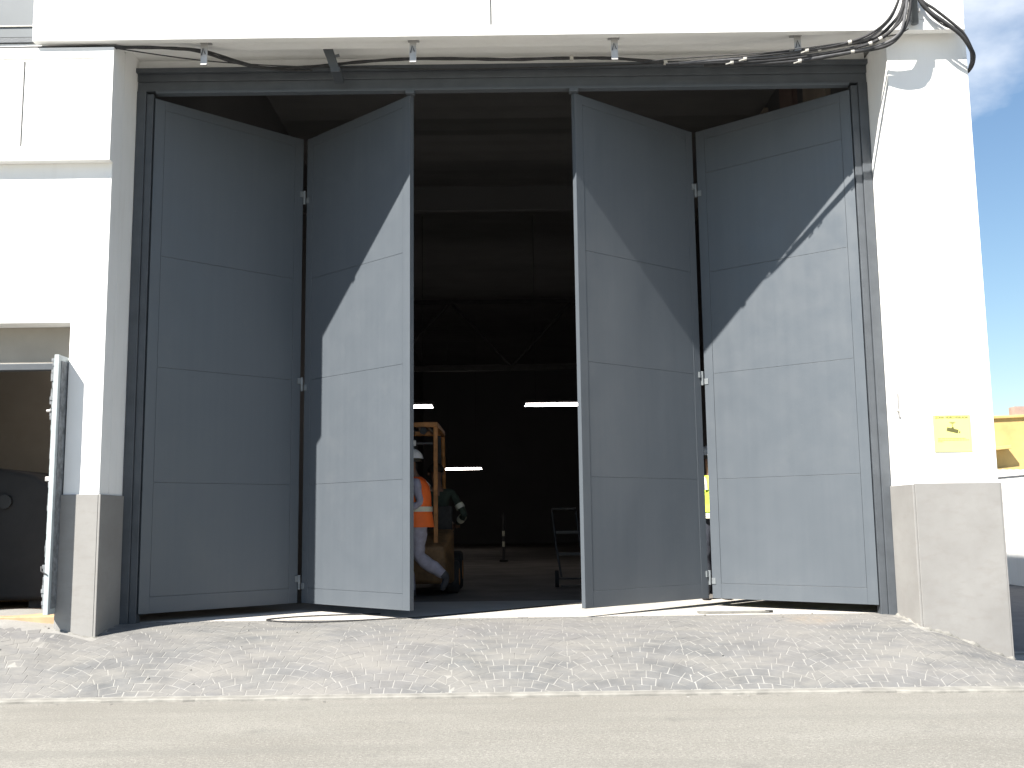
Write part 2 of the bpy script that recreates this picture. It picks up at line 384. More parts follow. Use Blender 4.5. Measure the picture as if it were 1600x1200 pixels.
# pillars, wall over the side doorway, projecting lintel box
XL = -3.745; XR = 3.622; PF = -0.58
MB().box(XR, 4.388, PF, 0.10, -0.6, 5.53).build('pillar', MT['plaster'], B, 0.006)
MB().prism([(-4.075, -0.6), (XL, -0.6), (XL, 5.514), (-12, 5.514), (-12, 2.785), (-4.075, 2.785)], PF, -0.36).build('wall', MT['plaster'], B, 0.006)
MB().box(-4.074, XL, -0.359, 0.10, -0.6, 5.599).build('pillar', MT['plaster'], B)
MB().box(-12, -5.62, PF, -0.36, -0.6, 2.784).build('wall', MT['plaster'], B, 0.006)
xs_ = [-12, -4.582, -4.562, -3.85, XL + 0.012]; zs_ = [4.312, 4.45, 5.285, 5.300, 5.318, 5.420]
def gcell(i, j):
    if j == 3 and i <= 2: return 0.025
    if i == 1 and j in (1,): return 0.045
    return 0.0
grid_wall('lintel_box', MT['plaster'], B, xs_, zs_, -0.68, PF - 0.001, gcell)
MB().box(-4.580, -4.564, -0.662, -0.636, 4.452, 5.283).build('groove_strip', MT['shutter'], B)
# recess back over the side door
MB().box(-5.62, -4.076, -0.355, -0.25, 2.44, 2.83).build('recess_panel', MT['beige'], B)
# upper storey: fascia band and wall panels with the narrow joint
MB().box(-4.487, 4.315, -0.735, -0.655, 5.46, 5.567).build('fascia', MT['plaster'], B, 0.006)
MB().box(-4.487, -0.1625, -0.735, -0.40, 5.5675, 7.85).build('wall_panel', MT['plaster'], B)
MB().box(-0.1475, 4.315, -0.735, -0.40, 5.5675, 7.85).build('wall_panel', MT['plaster'], B)
MB().box(-0.1625, -0.1475, -0.70, -0.41, 5.5675, 7.85).build('joint_strip', MT['frame'], B)
MB().box(-4.485, 4.312, -0.654, -0.38, 5.515, 5.566).build('soffit', MT['plaster'], B)
MB().box(-4.485, 4.312, -0.379, 0.10, 5.60, 7.85).build('soffit', MT['plaster'], B)
MB().box(XL, XR, 0.02, 0.10, 5.44, 5.599).build('wall', MT['plaster'], B)
# shutter left of the upper storey
sh = MB().box(-9, -4.49, -0.60, -0.50, 5.57, 7.8).build('window_shutter', MT['shutter'], B)
MB().box(-9, -4.49, -0.612, -0.6005, 5.672, 5.684).build('shutter_rail', MT['clip'], sh)
MB().box(-9, -4.49, -0.598, -0.30, 5.515, 5.569).build('shutter_sill', MT['frame'], B, 0.004)
# plinth tiles
def tile(x0, x1, y0, y1, z0, z1): MB().box(x0, x1, y0, y1, z0, z1).build('plinth_tile', MT['tile'], B, 0.004)
tile(-4.083, XL - 0.001, PF - 0.022, PF, -0.4, 1.203)
tile(XL, XL + 0.021, PF - 0.020, -0.035, -0.4, 1.200)
tile(-4.098, -4.076, PF - 0.020, -0.37, -0.4, 1.201)
tile(XR + 0.001, 4.392, PF - 0.022, PF, -0.6, 1.206)
tile(XR - 0.021, XR, PF - 0.019, -0.035, -0.4, 1.200)
tile(4.388, 4.408, PF - 0.018, 2.4, -0.6, 1.204); tile(4.388, 4.408, 2.405, 5.4, -0.6, 1.204)
tile(-12, -5.64, PF - 0.022, PF, -0.4, 1.203)
def fillet(path, r0, r1, seed):
    rq = random.Random(seed); P = []
    for (ax, ay), (bx, by) in zip(path[:-1], path[1:]):
        n = max(2, int(math.hypot(bx - ax, by - ay) / 0.03))
        P += [(ax + (bx - ax) * i / n, ay + (by - ay) * i / n) for i in range(n)]
    P.append(path[-1])
    MB().tube([(x + rq.uniform(-.006, .006), y + rq.uniform(-.006, .006), ramp(x, y) - 0.002) for x, y in P], [rq.uniform(r0, r1) for _ in P], 6).build('mortar_fillet', MT['kerb'], B, smooth=True)
fillet([(3.595, -0.04), (3.598, -0.61), (4.0, -0.61), (4.40, -0.61)], 0.008, 0.034, 4)
fillet([(-3.718, -0.06), (-3.716, -0.608), (-4.10, -0.608)], 0.004, 0.014, 5)
# outer side wall, back, roof and hall lining
MB().box(4.26, 4.388, 0.10, 34, -0.6, 7.80).build('side_wall', MT['plaster'], B)
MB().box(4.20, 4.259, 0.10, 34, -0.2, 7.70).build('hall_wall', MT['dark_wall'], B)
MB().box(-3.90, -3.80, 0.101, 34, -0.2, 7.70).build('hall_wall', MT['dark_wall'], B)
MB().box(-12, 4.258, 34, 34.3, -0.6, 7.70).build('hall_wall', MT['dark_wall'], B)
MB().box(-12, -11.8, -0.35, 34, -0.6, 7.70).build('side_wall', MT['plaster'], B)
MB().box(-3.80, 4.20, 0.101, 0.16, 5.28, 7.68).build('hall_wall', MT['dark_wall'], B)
MB().box(-12, 4.386, -0.398, 34.3, 7.86, 7.90).build('roof', MT['kerb'], B)
rf = MB()
for i in range(66):
    y = 0.2 + i * 0.51
    rf.add([(-3.8, y, 7.60), (4.2, y, 7.60), (4.2, y + 0.25, 7.585), (-3.8, y + 0.25, 7.585), (4.2, y + 0.51, 7.60), (-3.8, y + 0.51, 7.60)], [(0, 1, 2, 3), (3, 2, 4, 5)])
rf.build('ceiling_sheet', MT['dark_roof'], B)
for y, z in ((8.0, 6.45),):
    MB().box(-3.80, 4.20, y, y + 0.12, z, z + 0.45).build('roof_beam', MT['dark_wall'], B, 0.01)
tr = MB().box(-3.8, 4.2, 20, 20.12, 5.30, 5.45).box(-3.8, 4.2, 20, 20.12, 7.3, 7.42).build('roof_truss', MT['steel_dark'], B)
for x0, x1 in ((-3.6, -1.8), (-1.8, 0.0), (0.0, 1.8), (1.8, 3.6)):
    MB().tube([(x0, 20.06, 5.42), (x1, 20.06, 7.34)] if (x0 in (-3.6, 0.0)) else [(x0, 20.06, 7.34), (x1, 20.06, 5.42)], 0.05, 6).build('truss_web', MT['steel_dark'], tr)
for y0, y1, mt in ((7.8, 8.4, 'brown_board'), (6.05, 7.5, 'board'), (4.4, 5.1, 'brown_board'), (2.9, 3.9, 'board')):
    MB().box(4.13, 4.199, y0, y1, 4.6, 7.5).build('wall_board', MT[mt], B)
# side room behind the narrow doorway
MB().box(-5.62, -3.905, 2.6, 2.7, -0.2, 3.0).build('room_wall', MT['beige'], B)
MB().box(-6.6, -6.5, -0.35, 2.6, -0.2, 3.0).build('room_wall', MT['beige'], B)
MB().box(-3.99, -3.905, 0.101, 2.6, -0.2, 3.0).build('room_wall', MT['beige'], B)
MB().box(-6.5, -5.62, 2.6, 2.7, -0.2, 3.0).build('room_wall', MT['beige'], B)
MB().box(-6.6, -3.905, -0.245, 2.7, 3.0, 3.1).build('room_ceiling', MT['beige'], B)
tag(MB().box(-6.5, -4.0, -0.43, 2.6, -0.3, 0.112).build('side_room_floor', MT['terracotta'], bevel=0.006), 'orange terracotta floor inside the narrow side doorway', 'floor', kind='structure')
# side door frame
sf = MB().box(-5.62, -4.076, -0.40, -0.30, 2.375, 2.438).build('door_frame', MT['frame'], B, 0.004)
MB().box(-4.135, -4.077, -0.398, -0.30, 0.113, 2.374).build('jamb', MT['frame'], sf, 0.003)
MB().box(-5.62, -5.56, -0.398, -0.30, 0.113, 2.374).build('jamb', MT['frame'], sf, 0.003)
# big door frame
fr = MB().box(XL + 0.003, XR - 0.003, -0.03, 0.10, 5.36, 5.438).build('door_frame', MT['frame'], B, 0.004)
MB().box(XL - 0.0, XR + 0.0, -0.075, 0.018, 5.4385, 5.485).build('frame_cap', MT['frame'], fr, 0.004)
MB().box(XL + 0.004, XR - 0.004, -0.016, 0.099, 5.262, 5.3595).build('lintel', MT['frame'], fr, 0.004)
MB().box(-3.555, 3.44, -0.028, 0.06, 5.236, 5.261).build('track', MT['door'], fr, 0.003)
for s in (-1, 1):
    xo = XL if s < 0 else XR
    a, b = sorted((xo - s * 0.004, xo - s * 0.095)); MB().box(a, b, -0.030, 0.099, -0.15, 5.26).build('jamb', MT['frame'], fr, 0.004)
    a, b = sorted((xo - s * 0.097, xo - s * 0.165)); MB().box(a, b, -0.012, 0.098, -0.15, 5.235).build('jamb_step', MT['frame'], fr, 0.004)
for x in (-0.99, 0.66): MB().box(x - 0.045, x + 0.045, -0.04, 0.05, 5.200, 5.235).build('track_guide', MT['door'], fr, 0.004)

# ------------------------------------------------------------------ folding doors
ZB, ZT = 0.085, 5.195; TH = 0.055
def leaf(parent, x0, y0, x1, y1, top_seam=False):
    L = math.hypot(x1 - x0, y1 - y0); ang = math.atan2(y1 - y0, x1 - x0)
    o = MB().box(0.004, L - 0.004, 0.012, TH, ZB, ZT).build('leaf', MT['door'], parent, 0.002)
    o.location = (x0, y0, 0); o.rotation_euler = (0, 0, ang)
    S = 0.105; zb = ZB + 0.155; zt = ZT - 0.10; g = 0.0024
    MB().box(0, S, 0.0, 0.0118, ZB, ZT).build('stile', MT['door'], o, 0.002)
    MB().box(L - S, L, 0.0, 0.0118, ZB, ZT).build('stile', MT['door'], o, 0.002)
    MB().box(S + 0.0003, L - S - 0.0003, 0.0006, 0.0118, ZB, zb).build('rail', MT['door'], o, 0.002)
    MB().box(S + 0.0003, L - S - 0.0003, 0.0006, 0.0118, zt, ZT).build('rail', MT['door'], o, 0.002)
    zz = [zb + g, 1.33, 2.46, 3.58] + ([4.70] if top_seam else []) + [zt - 0.001]
    for i in range(len(zz) - 1):
        MB().box(S + g, L - S - g, 0.0018, 0.0118, zz[i] + (g * 0.5 if i else 0), zz[i + 1] - g * 0.5).build('panel', MT['door'], o, 0.0015)
    return o, L
def hinge(leaf_o, L, at_end):
    for z in (0.30, 2.42, 4.52):
        x = L + 0.012 if at_end else -0.012
        h = MB().cyl((x, -0.012, z - 0.075), (x, -0.012, z + 0.075), 0.014, 12)
        h.build('hinge', MT['hinge'], leaf_o)
        k = MB()
        sgn = -1 if at_end else 1
        a, b = sorted((x, x + sgn * 0.05)); k.box(a, b, -0.016, -0.0005, z + 0.005, z + 0.068)
        k.build('hinge_plate', MT['hinge'], leaf_o, 0.002)
def folding(pts, label):
    root = tag(empty('folding_door', (0, 0, 0)), label, 'folding door', 'folding door pairs of the wide doorway')
    (a, b), (c, d) = pts
    l1, L1 = leaf(root, *a, *b); l2, L2 = leaf(root, *c, *d, top_seam=c[0] > 0)
    hinge(l1, L1, True)
    for z in (0.30, 2.42, 4.52):
        MB().box(0.0, 0.045, -0.008, -0.0005, z - 0.068, z - 0.005).build('hinge_plate', MT['hinge'], l2, 0.002)
    return root
folding((((-3.562, 0.0), (-2.305, 1.19)), ((-2.262, 1.19), (-0.995, 0.0))), 'grey steel folding door pair left of the dark opening, its outer leaf fully shaded')
folding((((0.668, 0.0), (2.043, 1.115)), ((2.084, 1.115), (3.443, 0.0))), 'grey steel folding door pair right of the dark opening, nearest the yellow sign')

# ------------------------------------------------------------------ narrow side door
sd = tag(empty('side_door', (-4.112, -0.40, 0.15)), 'narrow pale grey steel door standing open at the side doorway left of the pillar', 'door')
MB().box(-0.022, 0.022, -0.345, 0.0, 0, 2.31).build('leaf', MT['lightgrey'], sd, 0.003)
MB().box(0.0225, 0.028, -0.30, -0.02, 0.05, 2.26).build('panel', MT['scuff'], sd, 0.002)
rr = random.Random(5); mb = MB()
for (z0, z1) in ((1.72, 2.27), (0.05, 0.42)):
    z = z0
    while z < z1:
        w = rr.uniform(0.012, 0.030); mb.box(-0.022 - w, -0.0225, -0.342 + rr.uniform(0, 0.01), -0.30, z, z + 0.034); z += 0.035
mb.build('scuffed_edge', MT['scuff'], sd)
mb = MB(); z = 0.45
while z < 1.7:
    w = rr.uniform(0.003, 0.012); mb.box(-0.022 - w, -0.0225, -0.342 + rr.uniform(0, 0.01), -0.31, z, z + 0.05); z += 0.051
mb.build('scuffed_edge', MT['scuff'], sd)
MB().box(-0.062, -0.022, -0.335, -0.315, 1.17, 1.21).build('latch', MT['galv'], sd, 0.003)
MB().tube([(-0.06, -0.33, 0.42), (-0.05, -0.352, 0.38), (0.0, -0.352, 0.35)], 0.006, 6).build('hook', MT['steel_dark'], sd)
MB().cyl((-0.04, -0.33, 1.80), (-0.075, -0.33, 1.80), 0.012, 8).build('bolt', MT['galv'], sd)

# ------------------------------------------------------------------ brackets under the soffit
br = tag(empty('hanger_bracket', (-2.90, -0.625, 5.515)), 'x', 'bracket', 'galvanised hangers under the soffit')
MB().box(-0.055, 0.055, -0.02, 0.08, -0.014, -0.001).build('mounting_plate', MT['galv'], br, 0.002)
MB().box(-0.032, 0.032, -0.010, 0.004, -0.245, -0.0145).build('strap', MT['galv'], br, 0.002)
MB().box(-0.030, 0.030, -0.018, 0.004, -0.256, -0.2455).build('foot', MT['galv'], br, 0.002)
MB().tube([(-0.022, -0.016, -0.16), (-0.006, -0.022, -0.09), (0.016, -0.02, -0.15)], 0.005, 6).build('wire_clip', MT['steel_dark'], br)
labels = ['galvanised hanger bracket under the soffit, leftmost of the four', 'galvanised hanger bracket above the end of the left folding door',
          'galvanised hanger bracket above the right folding door\'s free end', 'galvanised hanger bracket nearest the cable tangle at the right']
for i, x in enumerate((-2.90, -0.905, 1.02, 2.77)):
    o = br if i == 0 else copy_tree(br)
    o.location = (x, -0.60, 5.515); o['label'] = labels[i]
db = tag(empty('lamp_bracket', (-1.74, -0.35, 5.60)), 'dark tilted metal bracket above the left folding door', 'bracket')
b1 = MB().hexa([(-0.055, -0.03, -0.03), (0.03, -0.03, -0.03), (0.03, 0.03, -0.03), (-0.055, 0.03, -0.03), (-0.05, -0.03, 0.0), (0.03, -0.03, 0.0), (0.03, 0.03, 0.0), (-0.05, 0.03, 0.0)]).build('mounting_plate', MT['frame'], db, 0.003)
MB().hexa([(0.0, -0.02, -0.27), (0.09, -0.02, -0.27), (0.09, 0.02, -0.27), (0.0, 0.02, -0.27), (-0.07, -0.02, -0.08), (0.02, -0.02, -0.055), (0.02, 0.02, -0.055), (-0.07, 0.02, -0.08)]).build('arm', MT['frame'], db, 0.003)
MB().tube([(-0.02, 0, -0.07), (-0.025, 0, -0.02)], 0.022, 8).build('pivot', MT['frame'], db)
MB().tube([(0.05, -0.03, -0.16), (0.095, -0.03, -0.15)], 0.014, 8).build('bolt', MT['frame'], db)
MB().box(0.01, 0.10, -0.035, 0.25, -0.32, -0.2705).build('foot', MT['frame'], db, 0.004)

# ------------------------------------------------------------------ cables
def cable(name, pts, r, label, mat='cable', twist=0.0, group='cables under the soffit'):
    P = spline(pts, 7)
    if twist:
        rad = [r * (1 + 0.12 * math.sin(i * 1.1)) for i in range(len(P))]
    else: rad = r
    root = tag(MB().tube(P, rad, 8).build(name, MT[mat], smooth=True), label, 'cable', group)
    return root, P
main, Pm = cable('overhead_cable', [(-5.14,-0.63,5.445),(-4.54,-0.63,5.443),(-3.88,-0.63,5.443),(-3.62,-0.64,5.435),(-3.26,-0.60,5.441),(-2.99,-0.50,5.453),(-2.71,-0.40,5.398),(-2.48,-0.30,5.381),(-2.25,-0.22,5.395),(-1.80,-0.20,5.431),(-1.48,-0.25,5.437),(-0.97,-0.30,5.440),(-0.40,-0.30,5.433),(0.04,-0.30,5.420),(0.48,-0.30,5.427),(1.02,-0.30,5.420),(1.55,-0.30,5.373),(2.05,-0.35,5.357),(2.58,-0.45,5.375),(3.10,-0.60,5.368),(3.44,-0.75,5.374),(3.63,-0.84,5.517),(3.71,-0.85,5.701),(3.77,-0.85,6.083),(3.78,-0.85,7.5)], 0.0155, 'thickest twisted black cable running the whole width under the soffit', twist=1)
cable('overhead_cable', [(-5.1,-0.61,5.44),(-4.2,-0.61,5.442),(-3.75,-0.61,5.44),(-3.3,-0.58,5.455),(-2.95,-0.5,5.462),(-2.6,-0.36,5.40),(-2.3,-0.24,5.372),(-1.95,-0.16,5.40)], 0.009, 'dark cable beside the thick one at the left end of the soffit')
cable('overhead_cable', [(-3.69,-0.68,5.402),(-3.34,-0.55,5.395),(-2.95,-0.40,5.401),(-2.48,-0.30,5.401),(-2.05,-0.25,5.398),(-1.50,-0.12,5.437),(-0.60,-0.10,5.420),(0.68,-0.10,5.430),(1.31,-0.20,5.403),(1.68,-0.30,5.378)], 0.006, 'thin slack cable lying along the top of the door frame')
cable('overhead_cable', [(1.27,-0.50,5.265),(1.50,-0.62,5.252),(2.46,-0.68,5.281),(3.35,-0.77,5.353),(3.64,-0.80,5.385),(3.75,-0.82,5.431)], 0.005, 'straight thin wire rising to the right above the cable tangle')
S = [[(1.51,-0.58,5.219),(1.99,-0.62,5.213),(2.47,-0.64,5.217),(2.95,-0.68,5.255),(3.35,-0.76,5.307),(3.56,-0.82,5.389),(3.68,-0.85,5.575),(3.77,-0.85,5.955)],
     [(1.63,-0.60,5.221),(2.11,-0.64,5.234),(2.59,-0.66,5.250),(3.00,-0.70,5.302),(3.35,-0.77,5.353),(3.51,-0.83,5.448),(3.62,-0.86,5.602),(3.72,-0.86,5.950)],
     [(1.87,-0.58,5.201),(2.35,-0.62,5.195),(2.83,-0.66,5.209),(3.24,-0.70,5.261),(3.54,-0.79,5.278),(3.68,-0.84,5.390),(3.75,-0.86,5.569),(3.79,-0.86,5.949)],
     [(1.75,-0.60,5.238),(2.23,-0.65,5.247),(2.76,-0.69,5.285),(3.17,-0.75,5.327),(3.42,-0.82,5.404),(3.59,-0.87,5.566),(3.70,-0.87,5.881)],
     [(2.05,-0.59,5.200),(2.59,-0.63,5.207),(3.06,-0.69,5.243),(3.46,-0.77,5.288),(3.63,-0.84,5.353),(3.70,-0.87,5.514),(3.77,-0.87,5.944)],
     [(2.17,-0.61,5.222),(2.65,-0.65,5.241),(3.12,-0.71,5.271),(3.40,-0.78,5.310),(3.58,-0.84,5.404),(3.70,-0.86,5.557),(3.79,-0.86,5.949)]]
SL = 'black cable strand in the tangle curving up over the right end of the fascia'
strands = []
for i, s in enumerate(S):
    e = s[-1]; s = s + [(3.74 + 0.02 * i, e[1], 6.6), (3.74 + 0.02 * i, -0.80, 7.6)]
    strands.append(cable('overhead_cable', s, (0.015, 0.012, 0.016, 0.011, 0.014, 0.012)[i], SL.replace('black', 'grey') if i in (1, 4) else SL, 'greycable' if i in (1, 4) else 'cable', group='strands of the cable tangle'))
Lp = [[(3.80,-0.84,5.960),(3.86,-0.82,5.741),(3.96,-0.82,5.599),(4.10,-0.82,5.483),(4.24,-0.80,5.377),(4.33,-0.76,5.281),(4.39,-0.70,5.207),(4.40,-0.62,5.155),(4.41,-0.52,5.136),(4.40,-0.2,5.2)],
      [(3.78,-0.86,5.950),(3.88,-0.83,5.722),(4.00,-0.83,5.619),(4.15,-0.82,5.495),(4.27,-0.80,5.389),(4.36,-0.74,5.278),(4.42,-0.66,5.213),(4.43,-0.52,5.149),(4.40,-0.2,5.2)],
      [(3.77,-0.85,5.955),(3.87,-0.81,5.707),(3.95,-0.81,5.592),(4.07,-0.81,5.476),(4.19,-0.81,5.411),(4.29,-0.78,5.336),(4.37,-0.70,5.246),(4.42,-0.52,5.162),(4.40,-0.2,5.2)]]
for i, s in enumerate(Lp):
    s = [(3.80 + 0.015 * i, -0.80, 7.6), (3.80 + 0.01 * i, -0.85, 6.6)] + s
    cable('overhead_cable', s, (0.018, 0.013, 0.007)[i], ('thickest black cable', 'black cable of middling thickness', 'thinnest black cable')[i] + ' looping down round the right corner of the building', group='cables round the corner')
cd = tag(empty('conduit', (3.83, -0.78, 5.50)), 'pale grey vertical conduit on the fascia beside the cable tangle', 'conduit')
MB().cyl((0, 0, 0), (0, 0, 3.0), 0.034, 14).build('pipe', MT['shutter'], cd, smooth=True)
MB().box(-0.055, 0.055, -0.012, 0.046, 0.12, 0.15).build('pipe_clamp', MT['galv'], cd, 0.003)
for (k, idx, mt) in ((main, (100, 112, 118, 128), 0),):
    for i in idx:
        p = Pm[i]; MB().box(p.x - 0.018, p.x + 0.018, p.y - 0.022, p.y + 0.022, p.z - 0.022, p.z + 0.022).build('cable_clip', MT['clip'], k, 0.004)
for j, (o, P) in enumerate(strands):
    for i in ((6 + 3 * j, 19 + j) if j % 2 else (9 + 2 * j,)):
        p = P[i]; q = (P[i + 1] - P[i - 1]).normalized()
        m = MB().tube([p - q * 0.016, p + q * 0.016], 0.019, 8)
        if i < 17: m.tube([p - q * 0.06 + Vector((0, -0.015, -0.025)), p + Vector((0, -0.02, -0.012))], 0.006, 6)
        m.build('cable_clip', MT['clip'], o)

# ------------------------------------------------------------------ sign, wall plate
sg = tag(empty('warning_sign', (4.0, PF - 0.001, 1.655)), 'yellow video surveillance notice on the right white pillar', 'sign')
MB().box(-0.17, 0.17, -0.006, 0.0, -0.168, 0.168).build('plate', MT['yellow'], sg, 0.001)
def text(body, size, loc, mat, parent, name='lettering'):
    c = bpy.data.curves.new(name, 'FONT'); c.body = body; c.size = size; c.align_x = 'CENTER'; c.extrude = 0.0006; c.offset = 0.0006
    o = bpy.data.objects.new(name, c); COL.objects.link(o)
    dg = bpy.context.evaluated_depsgraph_get(); me = bpy.data.meshes.new_from_object(o.evaluated_get(dg))
    bpy.data.objects.remove(o); me.materials.clear(); me.materials.append(mat)
    t = bpy.data.objects.new(name, me); COL.objects.link(t); t.parent = parent; t.location = loc; t.rotation_euler = (math.pi / 2, 0, 0); return t
text('ZONA VIDEOVIGILADA', 0.0285, (0, -0.0072, 0.137), MT['olive'], sg)
pic = MB()
def rot2(pts, a, cx, cz): return [(cx + x * math.cos(a) - z * math.sin(a), cz + x * math.sin(a) + z * math.cos(a)) for x, z in pts]
pic.prism(rot2([(-0.052, -0.017), (0.052, -0.017), (0.052, 0.017), (-0.052, 0.017)], math.radians(-14), 0.002, 0.028), -0.0078, -0.0065)
pic.prism(rot2([(0.060, -0.010), (0.070, -0.010), (0.070, 0.006), (0.060, 0.006)], math.radians(-14), 0.002, 0.028), -0.0078, -0.0065)
pic.prism([(0.002, 0.046), (0.007, 0.046), (0.007, 0.083), (0.002, 0.083)], -0.0078, -0.0065)
pic.prism([(-0.006, 0.044), (0.015, 0.044), (0.015, 0.056), (-0.006, 0.056)], -0.0084, -0.0066)
pic.prism([(-0.022, 0.098), (0.030, 0.098), (0.030, 0.103), (-0.022, 0.103)], -0.0078, -0.0065)
pic.prism([(-0.012, 0.088), (0.020, 0.088), (0.020, 0.092), (-0.012, 0.092)], -0.0078, -0.0065)
pic.build('camera_pictogram', MT['olive'], sg)
fp = MB(); rr = random.Random(2)
for i, (x0, x1, z) in enumerate(((-0.135, 0.115, -0.050), (-0.135, 0.145, -0.064), (-0.135, -0.09, -0.078))):
    x = x0
    while x < x1:
        w = rr.uniform(0.012, 0.030); fp.box(x, min(x + w, x1 + 0.001), -0.0072, -0.0063, z, z + 0.006); x += w + 0.005
fp.build('small_print', MT['fineprint'], sg)
wp = tag(empty('wall_plate', (XR - 0.001, -0.36, 1.94)), 'slim grey latch plate on the side of the right white pillar', 'plate')
MB().box(-0.012, 0.0, -0.022, 0.022, -0.115, 0.115).build('plate', MT['galv'], wp, 0.004)
MB().cyl((-0.012, 0, -0.05), (-0.03, 0, -0.05), 0.013, 10).build('knob', MT['clip'], wp)

# ------------------------------------------------------------------ people
FIN = ((0.030, 0.062, 0.0085), (0.011, 0.074, 0.009), (-0.009, 0.069, 0.0085), (-0.028, 0.054, 0.008))
def person(name, J, mats, label, fac):
    """J: joints dict (world, feet at their real place). One skinned body mesh; clothing is added as children by the caller."""
    V = []; E = []; R = []; idx = {}; tagm = []
    def vert(k, p, r, m): idx[k] = len(V); V.append(Vector(p)); R.append(r); tagm.append(m)
    def edge(a, b): E.append((idx[a], idx[b]))
    pel = Vector(J['pelvis']); chest = Vector(J['chest']); neck = Vector(J['neck']); head = Vector(J['head'])
    vert('pelvis', pel, 0.135, 'legs'); vert('waist', pel.lerp(chest, 0.5), 0.125, 'top'); vert('chest', chest, 0.145, 'top')
    vert('neck', neck, 0.055, 'skin'); f = Vector(fac).normalized()
    vert('jaw', head - Vector((0, 0, 0.075)) + f * 0.018, 0.072, 'skin'); vert('head', head + Vector((0, 0, 0.02)), 0.098, 'skin'); vert('crown', head + Vector((0, 0, 0.085)) - f * 0.01, 0.075, 'skin')
    vert('nose', head + f * 0.118 - Vector((0, 0, 0.012)), 0.014, 'skin')
    for a, b in (('pelvis', 'waist'), ('waist', 'chest'), ('chest', 'neck'), ('neck', 'jaw'), ('jaw', 'head'), ('head', 'crown'), ('head', 'nose')): edge(a, b)
    for s in ('L', 'R'):
        vert('hip' + s, J['hip' + s], 0.105, 'legs'); vert('knee' + s, J['knee' + s], 0.084, 'legs'); vert('ankle' + s, J['ankle' + s], 0.066, 'legs')
        vert('heel' + s, Vector(J['heel' + s]), 0.045, 'boot'); vert('toe' + s, J['toe' + s], 0.040, 'boot')
        vert('thigh' + s, Vector(J['hip' + s]).lerp(Vector(J['knee' + s]), 0.45), 0.102, 'legs'); vert('calf' + s, Vector(J['knee' + s]).lerp(Vector(J['ankle' + s]), 0.35), 0.084, 'legs')
        for a, b in (('pelvis', 'hip'), ('hip', 'thigh'), ('thigh', 'knee'), ('knee', 'calf'), ('calf', 'ankle'), ('ankle', 'heel'), ('heel', 'toe')): edge('pelvis' if a == 'pelvis' else a + s, b + s)
        sh_ = Vector(J['sh' + s]); el = Vector(J['el' + s]); wr = Vector(J['wr' + s])
        vert('sh' + s, sh_, 0.068, 'top'); vert('ua' + s, sh_.lerp(el, 0.45), 0.054, 'top'); vert('el' + s, el, 0.046, 'top'); vert('wr' + s, wr, 0.031, 'top')
        d = (wr - el).normalized(); side = d.cross(f)
        if side.length < 0.1: side = d.cross(Vector((0, 0, 1)))
        side.normalize(); nrm = side.cross(d).normalized()
        palm = wr + d * 0.075; vert('palm' + s, palm, 0.032, 'skin')
        for a, b in (('chest', 'sh'), ('sh', 'ua'), ('ua', 'el'), ('el', 'wr'), ('wr', 'palm')): edge('chest' if a == 'chest' else a + s, b + s)
        for q, (o_, ln, r_) in enumerate(FIN):
            k0 = palm + side * o_ + d * 0.02; k1 = k0 + d * ln * 0.55 + nrm * 0.008; k2 = k1 + d * ln * 0.30 + nrm * ln * 0.35
            vert('f%d0' % q + s, k0, r_ * 1.1, 'skin'); vert('f%d1' % q + s, k1, r_, 'skin'); vert('f%d2' % q + s, k2, r_ * 0.8, 'skin')
            E.append((idx['palm' + s], idx['f%d0' % q + s])); E.append((idx['f%d0' % q + s], idx['f%d1' % q + s])); E.append((idx['f%d1' % q + s], idx['f%d2' % q + s]))
        t0 = wr + d * 0.045 + side * 0.035; t1 = t0 + d * 0.03 + side * 0.022 + nrm * 0.012; vert('t0' + s, t0, 0.012, 'skin'); vert('t1' + s, t1, 0.009, 'skin')
        E.append((idx['wr' + s], idx['t0' + s])); E.append((idx['t0' + s], idx['t1' + s]))
    me = bpy.data.meshes.new('body'); me.from_pydata([tuple(v) for v in V], E, [])
    o = bpy.data.objects.new('tmp_body', me); COL.objects.link(o)
    sk = o.modifiers.new('skin', 'SKIN'); sk.use_smooth_shade = True
    for i, sv in enumerate(me.skin_vertices[0].data):
        sv.radius = (R[i], R[i]); sv.use_root = (i == 0)
    su = o.modifiers.new('sub', 'SUBSURF'); su.levels = 2; su.render_levels = 2
    dg = bpy.context.evaluated_depsgraph_get(); dg.update()
    bme = bpy.data.meshes.new_from_object(o.evaluated_get(dg)); bpy.data.objects.remove(o)
    from mathutils import noise as mn
    hd = Vector(J['head'])
    for vt in bme.vertices:
        if (vt.co - hd).length > 0.22 and min((vt.co - Vector(J['wr' + k])).length for k in 'LR') > 0.16:
            vt.co += vt.normal * (mn.noise(Vector((vt.co.x * 9, vt.co.y * 9, vt.co.z * 16))) * 0.016)
    bme.materials.clear(); keys = ['top', 'legs', 'skin', 'boot']
    for k in keys: bme.materials.append(mats[k])
    segs = [(V[a], V[b], tagm[b] if tagm[b] != 'legs' or tagm[a] != 'top' else 'legs') for a, b in E]
    for p in bme.polygons:
        c = p.center; best = None
        for a, b, m_ in segs:
            ab = b - a; t = max(0, min(1, (c - a).dot(ab) / max(ab.length_squared, 1e-9))); dd = (c - (a + ab * t)).length
            if best is None or dd < best[0]: best = (dd, m_)
        p.material_index = keys.index(best[1]); p.use_smooth = True
    root = tag(empty(name, (pel.x, pel.y, 0)), label, 'person')
    body = bpy.data.objects.new('body', bme); COL.objects.link(body); body.parent = root; body.location = (-pel.x, -pel.y, 0)
    def child(n, mb, mt, sm=True):
        c = mb.build(n, mt, root, smooth=sm); c.location = (-pel.x, -pel.y, 0); return c
    lat = Vector((0, 0, 1)).cross(f).normalized()
